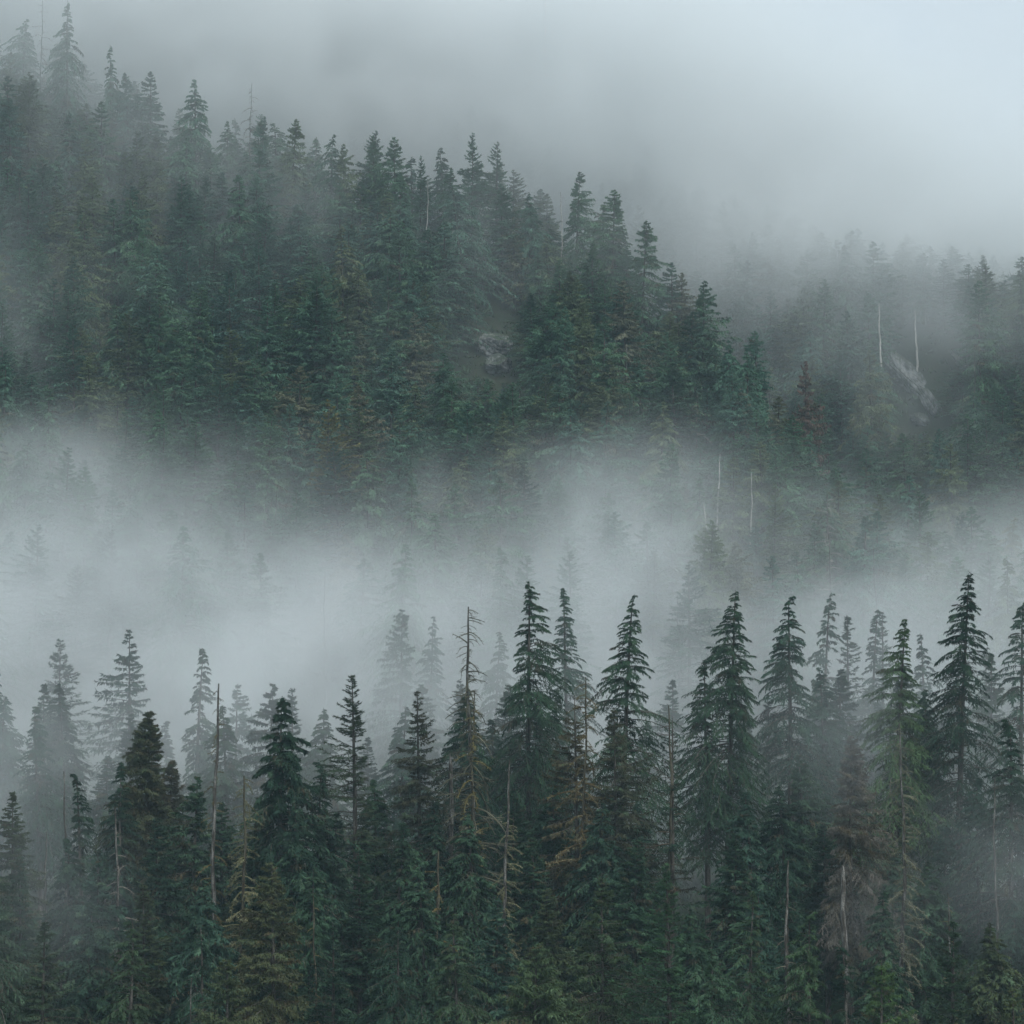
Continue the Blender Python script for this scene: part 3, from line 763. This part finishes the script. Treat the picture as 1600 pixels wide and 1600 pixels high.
# standing dead stems on the mountainside
FD = 'standing dead trunks on the mountainside'
for i, (px, top, d, rad, lean, nb, lab) in enumerate([
        (877, 300, 556, .20, 0, 8, 'tall thin white snag right of the middle just under the skyline'),
        (1375, 474, 564, .40, .0, 2, 'thick pale trunk, left one of the pair above the bare rock slab'),
        (1430, 484, 572, .34, -.03, 2, 'pale trunk, right one of the pair above the bare rock slab'),
        (160, 400, 545, .26, 0, 6, 'short white snag top poking out of dark trees at the left'),
        (170, 470, 538, .2, .03, 8, 'crooked bleached stem just below the short white snag'),
        (668, 282, 566, .17, .01, 9, 'thin pale stem near the skyline in the middle'),
        (755, 350, 556, .2, 0, 10, 'pale branchy stem below the two rounded firs of the skyline'),
        (741, 440, 540, .2, -.05, 4, 'leaning bleached stem up-slope of the small rock outcrop'),
        (980, 538, 516, .2, 0, 3, 'straight white stem right of middle in a dark gap'),
        (1090, 610, 494, .17, 0, 14, 'thin pale twiggy stem on the lower right slope'),
        (1123, 710, 470, .26, .01, 4, 'white broken stem, left one of a pair at the fog edge'),
        (1173, 738, 466, .2, 0, 4, 'white thin stem, right one of a pair at the fog edge'),
        (1100, 786, 452, .24, -.09, 2, 'leaning bleached pole half lost in the fog bank'),
        (1295, 772, 452, .22, 0, 40, 'ghostly branchy dead tree rising in the fog on the right'),
        (1366, 850, 446, .18, -.04, 2, 'faint slanting stem in the fog above the near stand'),
        (432, 765, 462, .18, 0, 3, 'thin upright stem in the fog bank on the left'),
        (345, 880, 448, .16, 0, 3, 'barely visible straight stem in thick fog at left'),
        (762, 600, 500, .2, 0, 16, 'pale twiggy stem just above the fog in the middle'),
        (1522, 548, 545, .2, 0, 2, 'thin straight pale stem at the far right'),
        (686, 560, 512, .18, 0, 12, 'slim grey stem left of the small rock outcrop'),
        (1060, 930, 440, .24, 0, 10, 'tall pale stem in the fog gap between the near hemlocks'),
        (508, 900, 440, .24, 0, 8, 'very faint tall stem in fog above the lone narrow fir'),
        (392, 130, 590, .3, 0, 40, 'thin feathery dead tree on the skyline at left'),
        (65, 2, 612, .32, 0, 40, 'feathery thin dead tree at the very top left'),
        (66, 345, 560, .2, 0, 30, 'brown-topped dying stem at the left edge of the slope')]):
    g_ = dict(color=(.2, .19, .17)) if i not in (22, 23, 24) else dict(color=(.11, .08, .06))
    dead_tree('dead_tree', px, top, d, lab, 500 + i, nb, 'twiggy' if nb > 9 else 'stub', 3.4 if nb > 9 else 1.0, .3, .98, M_BLEACH if i in (0, 1, 2, 3, 4, 5, 8, 10, 11, 12) else M_PALE, rad * (1.0 if i in (1, 2, 10) else .8), lean=lean, group=FD, **g_)


# ------------------------------------------------------------------ bare rock
def rock(px, py, d, sx, sy, sz, rot, seed, label, name='rock_outcrop'):
    rng = np.random.default_rng(seed)
    import bmesh
    bm = bmesh.new(); bmesh.ops.create_icosphere(bm, subdivisions=5, radius=1)
    from mathutils import noise as mn, Vector
    N_ = unit(rng.normal(0, 1, (26, 3))); D_ = rng.uniform(.72, 1.05, 26)
    for v in bm.verts:
        p = np.array(v.co); dn = N_ @ p
        r_ = float(np.min(np.where(dn > .2, D_ / np.maximum(dn, .2), 9)))
        q = Vector(p * 2.2) + Vector((seed, 0, 0))
        led = abs(math.sin((p[2] * 1.3 + p[0] * .4) * 6 + mn.noise(q) * 3)) ** 6 * .07
        v.co = Vector(p) * (min(r_, 1.4) - led + mn.noise(q * 3) * .05 + mn.noise(q * 8) * .02)
    me = bpy.data.meshes.new(name); bm.to_mesh(me); bm.free(); me.materials.append(M_ROCK)
    x, y, z = at(px, py, d)
    o = link(name, me); o.location = (x, y, z); o.scale = (sx, sy, sz); o.rotation_euler = rot
    tag(o, label, 'rock', 'bare rock on the mountainside')
    return o


M_ROCK, nt, out = new_mat('wet_granite')
geo = nt.nodes.new('ShaderNodeNewGeometry')
n1 = noise(nt, geo.outputs['Position'], 0.55, 7, 0.7)
mp = nt.nodes.new('ShaderNodeMapping'); mp.inputs['Scale'].default_value = (1.6, .5, .35); mp.inputs['Rotation'].default_value = (0, R(35), 0)
nt.links.new(geo.outputs['Position'], mp.inputs['Vector'])
n2 = noise(nt, mp.outputs[0], 0.8, 6, 0.7)
c = mixc(nt, E(nt, n1.outputs['Fac']).smooth(.38, .62).sock, (.045, .05, .05), (.20, .21, .21))
c = mixc(nt, E(nt, n2.outputs['Fac']).smooth(.5, .62, 0, .85).sock, c, (.035, .045, .03))
sn = nt.nodes.new('ShaderNodeSeparateXYZ'); nt.links.new(geo.outputs['Normal'], sn.inputs[0])
c = mixc(nt, E(nt, sn.outputs[2]).smooth(.45, .85, 0, .8).sock, c, (.03, .045, .022))
d_ = nt.nodes.new('ShaderNodeBsdfDiffuse'); nt.links.new(c, d_.inputs['Color']); nt.links.new(d_.outputs[0], out.inputs['Surface'])


# low growth between the trees: one mass of fern and huckleberry sprays
rgu = np.random.default_rng(77)
NU = 15000
ux = np.concatenate([rgu.uniform(-150, 150, NU), rgu.uniform(-85, 85, 5000)]); uy = np.concatenate([rgu.uniform(425, 640, NU), rgu.uniform(225, 400, 5000)])
uz = ground(ux, uy)
c_ = np.stack([ux, uy, uz], -1)
q_ = 12
dd_ = rgu.normal(0, 1, (len(ux), q_, 3)); dd_[..., 2] = np.abs(dd_[..., 2]) * .9 + .15; dd_ = unit(dd_)
ll_ = rgu.uniform(.5, 2.0, (len(ux), 1, 1)) * rgu.uniform(.5, 1.2, (len(ux), q_, 1))
sd_ = unit(np.cross(dd_, rgu.normal(0, .4, (len(ux), q_, 3)) + [0, 0, 1.])) * .16
st_ = c_[:, None] + rgu.normal(0, .6, (len(ux), q_, 3)) * [1, 1, .2]
tt_ = np.stack([st_ - sd_, st_ + sd_, st_ + dd_ * ll_], -2).reshape(-1, 3)
uo = link('undergrowth', mesh_from('undergrowth', tt_, np.arange(len(tt_)).reshape(-1, 3), M_LEAF, np.repeat(rgu.uniform(.1, .9, len(ux)), q_ * 3)))
uo.color = (.045, .075, .034, 1); tag(uo, 'low ferns and brush covering the ground between the trees', kind='stuff')


def on_slope(px, py):
    for dd in np.arange(430, 760, .5):
        if float(ground((px - 800) / FOCAL * dd, dd)) >= (800 - py) / FOCAL * dd: return dd
    return 600


rock(770, 538, on_slope(772, 552) + .5, 4.2, 3.5, 2.6, (.5, .25, 0), 3, 'grey rounded rock outcrop among dark trees halfway up the slope')
rock(780, 572, on_slope(780, 580) + .5, 3.4, 3.0, 2.8, (.3, -.2, .5), 4, 'lower grey ledge directly under the rounded rock outcrop')
rock(1422, 594, on_slope(1422, 600) - .6, 9.5, 3.6, 2.3, (.4, R(42), 0), 5, 'long slanting pale rock slab at the right below two bare trunks')
rock(1458, 634, on_slope(1458, 640) - .3, 6.0, 3.0, 1.6, (.3, R(48), 0), 6, 'lower end piece of the slanting slab, narrower and darker')
rock(1440, 658, on_slope(1440, 662), 2.4, 2.2, 1.5, (.3, .3, 0), 8, 'small pale boulder just below the slanting slab', 'boulder')
rock(1512, 578, on_slope(1512, 585) + 1, 5.0, 2.5, 1.0, (.3, R(42), 0), 9, 'faint slanting rock streak in mist right of the slab')

# ------------------------------------------------------------------ air: even haze and the fog banks
HAZE = 0.00011
HX, HY0, HY1, HZ0, HZ1 = 700, -140, 1300, -125, 330
hv = np.array([(x, y, z) for x in (-HX, HX) for y in (HY0, HY1) for z in (HZ0, HZ1)], float)
hf = np.array([(0, 1, 3, 2), (4, 6, 7, 5), (0, 4, 5, 1), (2, 3, 7, 6), (0, 2, 6, 4), (1, 5, 7, 3)])
m, nt, out = new_mat('haze_air')
pv = nt.nodes.new('ShaderNodeVolumePrincipled')
pv.inputs['Color'].default_value = (0.60, 0.88, 1.0, 1)
pv.inputs['Density'].default_value = HAZE
pv.inputs['Anisotropy'].default_value = 0.0
nt.links.new(pv.outputs[0], out.inputs['Volume'])
tag(link('haze', mesh_from('haze', hv, hf, m)), 'thin even wet haze filling the valley air', kind='stuff')

FOG_MIN, FOG_MAX, FOG_RES = (-210., 235., -88.), (210., 900., 300.), (140, 222, 130)


def fog_volume():
    vol = bpy.data.volumes.new('fog_bank')
    o = bpy.data.objects.new('fog_bank', vol); COL.objects.link(o)
    tag(o, 'drifting grey fog bank and low cloud caught on the forested slope', kind='stuff')
    ng = bpy.data.node_groups.new('fog_bank', 'GeometryNodeTree')
    ng.interface.new_socket('Geometry', in_out='INPUT', socket_type='NodeSocketGeometry')
    ng.interface.new_socket('Geometry', in_out='OUTPUT', socket_type='NodeSocketGeometry')
    go = ng.nodes.new('NodeGroupOutput')
    vc = ng.nodes.new('GeometryNodeVolumeCube')
    vc.inputs['Min'].default_value = FOG_MIN; vc.inputs['Max'].default_value = FOG_MAX
    for k_, v_ in zip('XYZ', FOG_RES): vc.inputs['Resolution ' + k_].default_value = v_
    P = ng.nodes.new('GeometryNodeInputPosition').outputs[0]
    # warp the coordinates so that edges curl
    wz = noise(ng, P, 0.018, 2, 0.5)
    sub = ng.nodes.new('ShaderNodeVectorMath'); sub.operation = 'SUBTRACT'
    ng.links.new(wz.outputs['Color'], sub.inputs[0]); sub.inputs[1].default_value = (.5, .5, .5)
    sc = ng.nodes.new('ShaderNodeVectorMath'); sc.operation = 'MULTIPLY'
    ng.links.new(sub.outputs[0], sc.inputs[0]); sc.inputs[1].default_value = (45, 45, 24)
    wz2 = noise(ng, P, 0.06, 3, 0.6)
    sub2 = ng.nodes.new('ShaderNodeVectorMath'); sub2.operation = 'SUBTRACT'
    ng.links.new(wz2.outputs['Color'], sub2.inputs[0]); sub2.inputs[1].default_value = (.5, .5, .5)
    sc2 = ng.nodes.new('ShaderNodeVectorMath'); sc2.operation = 'MULTIPLY'
    ng.links.new(sub2.outputs[0], sc2.inputs[0]); sc2.inputs[1].default_value = (18, 16, 14)
    ad = ng.nodes.new('ShaderNodeVectorMath'); ad.operation = 'ADD'
    ng.links.new(P, ad.inputs[0]); ng.links.new(sc.outputs[0], ad.inputs[1])
    ad2 = ng.nodes.new('ShaderNodeVectorMath'); ad2.operation = 'ADD'
    ng.links.new(ad.outputs[0], ad2.inputs[0]); ng.links.new(sc2.outputs[0], ad2.inputs[1])
    sp = ng.nodes.new('ShaderNodeSeparateXYZ'); ng.links.new(ad2.outputs[0], sp.inputs[0])
    x, y, z = (E(ng, sp.outputs[i]) for i in range(3))
    fb = E(ng, noise(ng, ad.outputs[0], 0.035, 6, 0.66).outputs['Fac']) * .72 + E(ng, noise(ng, ad2.outputs[0], 0.085, 5, 0.66).outputs['Fac']) * .28

    def curve(v, pts):
        n = ng.nodes.new('ShaderNodeFloatCurve')
        xs_ = [p[0] for p in pts]; ysv = [p[1] for p in pts]
        x0, x1, y0, y1 = xs_[0], xs_[-1], min(ysv), max(ysv) + 1e-6
        c = n.mapping.curves[0]
        while len(c.points) > 2: c.points.remove(c.points[1])
        qs = [((a - x0) / (x1 - x0), (b_ - y0) / (y1 - y0)) for a, b_ in pts]
        c.points[0].location = qs[0]; c.points[1].location = qs[-1]
        for q in qs[1:-1]: c.points.new(*q)
        n.mapping.update()
        ng.links.new(((v - x0) / (x1 - x0)).sock, n.inputs['Value'])
        return E(ng, n.outputs[0]) * (y1 - y0) + y0

    # the bank lying in the valley between the two stands
    top = curve(x, BANK_TOP)
    yb = curve(x, BANK_Y0)
    bank = (z - top + (fb - .5) * 90.0).smooth(22, -26) * z.smooth(-44, -14, .2, 1.0) * (y - yb).smooth(-16, 42) * (y - (z * 1.0)).smooth(525, 465) * x.smooth(30, 95, 1.0, .7) * BANK_D
    # the cloud sitting on the mountainside behind the first ridge
    cb = curve(x, CLOUD_BASE)
    cyy = curve(x, CLOUD_Y)
    cloud = (z - cb - (fb - .5) * 120.0).smooth(-38, 10) * (y - cyy).smooth(-12, 40) * z.smooth(156, 114) * (x * .5 + z).smooth(118, 165, 1.0, .05) * CLOUD_D
    # thin mist hanging among the trees of the mountainside, thicker towards the ridge and the right
    thin = (y.smooth(430, 640) * 0.0035 + y.smooth(545, 625) * 0.0085) * (x * .9 + z).smooth(140, 85) + (x + y * .3).smooth(150, 260) * y.smooth(440, 540) * .0012 + y.smooth(322, 400) * z.smooth(8, -26) * .0060 + y.smooth(235, 320) * z.smooth(-18, -45) * .0005
    total = bank * fb.smooth(.43, .55, .22, 1.45) + cloud * fb.smooth(.36, .60, .35, 1.15) + thin * fb.smooth(.42, .58, .15, 2.1)
    for (cx_, cy_, cz_, rx, ry, rz, amp) in PUFFS:
        ex = (x - cx_) / rx; ey = (y - cy_) / ry; ez = (z - cz_) / rz
        g = ((ex * ex + ey * ey + ez * ez) * -1.0).exp()
        total = total + g * fb.smooth(.40, .60, .2, 1.6) * amp
    total = (total - 0.0004).maxi(0.0)
    ng.links.new(total.sock, vc.inputs['Density'])
    ng.links.new(vc.outputs[0], go.inputs[0])
    md = o.modifiers.new('fog', 'NODES'); md.node_group = ng
    mt, nt, out = new_mat('fog')
    pv = nt.nodes.new('ShaderNodeVolumePrincipled')
    pv.inputs['Color'].default_value = (0.94, 0.985, 0.99, 1)
    pv.inputs['Density'].default_value = 1.0
    pv.inputs['Anisotropy'].default_value = 0.15
    nt.links.new(pv.outputs[0], out.inputs['Volume'])
    sm = ng.nodes.new('GeometryNodeSetMaterial'); sm.inputs['Material'].default_value = mt
    ng.links.new(vc.outputs[0], sm.inputs[0]); ng.links.new(sm.outputs[0], go.inputs[0])
    vol.materials.append(mt)
    return o


def W(px, py, d): return at(px, py, d)


def puff(px, py, d, rx, ry, rz, amp): return (*at(px, py, d), rx, ry, rz, amp)


BANK_D, CLOUD_D = 0.027, 0.050
BANK_TOP = [(-210, 2), (-80, 1), (-60, -2), (-40, -6), (-20, -9), (0, -4), (18, -2), (40, -5), (65, -10), (90, -13), (210, -12)]
BANK_Y0 = [(-210, 385), (-60, 385), (0, 400), (60, 405), (210, 400)]
CLOUD_BASE = [(-210, 119), (-90, 106), (-60, 91), (-20, 78), (0, 71), (30, 74), (60, 60), (90, 52), (210, 48)]
CLOUD_Y = [(-210, 612), (-90, 598), (-60, 580), (0, 568), (30, 552), (60, 566), (90, 570), (210, 570)]
PUFFS = [
    puff(1400, 370, 575, 24, 16, 13, .022), puff(1580, 380, 578, 18, 16, 14, .022), puff(1180, 330, 572, 22, 14, 11, .012),
    puff(-20, 520, 520, 14, 25, 16, .014), puff(160, 740, 465, 24, 20, 7, .006), puff(560, 755, 465, 18, 20, 7, .006),
    puff(960, 755, 465, 22, 20, 8, .006), puff(1240, 330, 565, 26, 30, 14, .006), puff(1530, 520, 540, 12, 20, 9, .005),
    puff(0, 1210, 330, 10, 16, 10, .017), puff(60, 1430, 275, 7, 12, 7, .006), puff(560, 1180, 350, 18, 16, 10, .012),
    puff(1075, 1180, 350, 9, 20, 12, .020), puff(1340, 1130, 290, 6, 8, 7, .009), puff(1590, 1400, 290, 12, 12, 8, .008),
    puff(1610, 1180, 340, 13, 15, 14, .010), puff(330, 1150, 345, 14, 14, 10, .010), puff(1290, 1440, 280, 8, 10, 4, .003),
]
fog_volume()
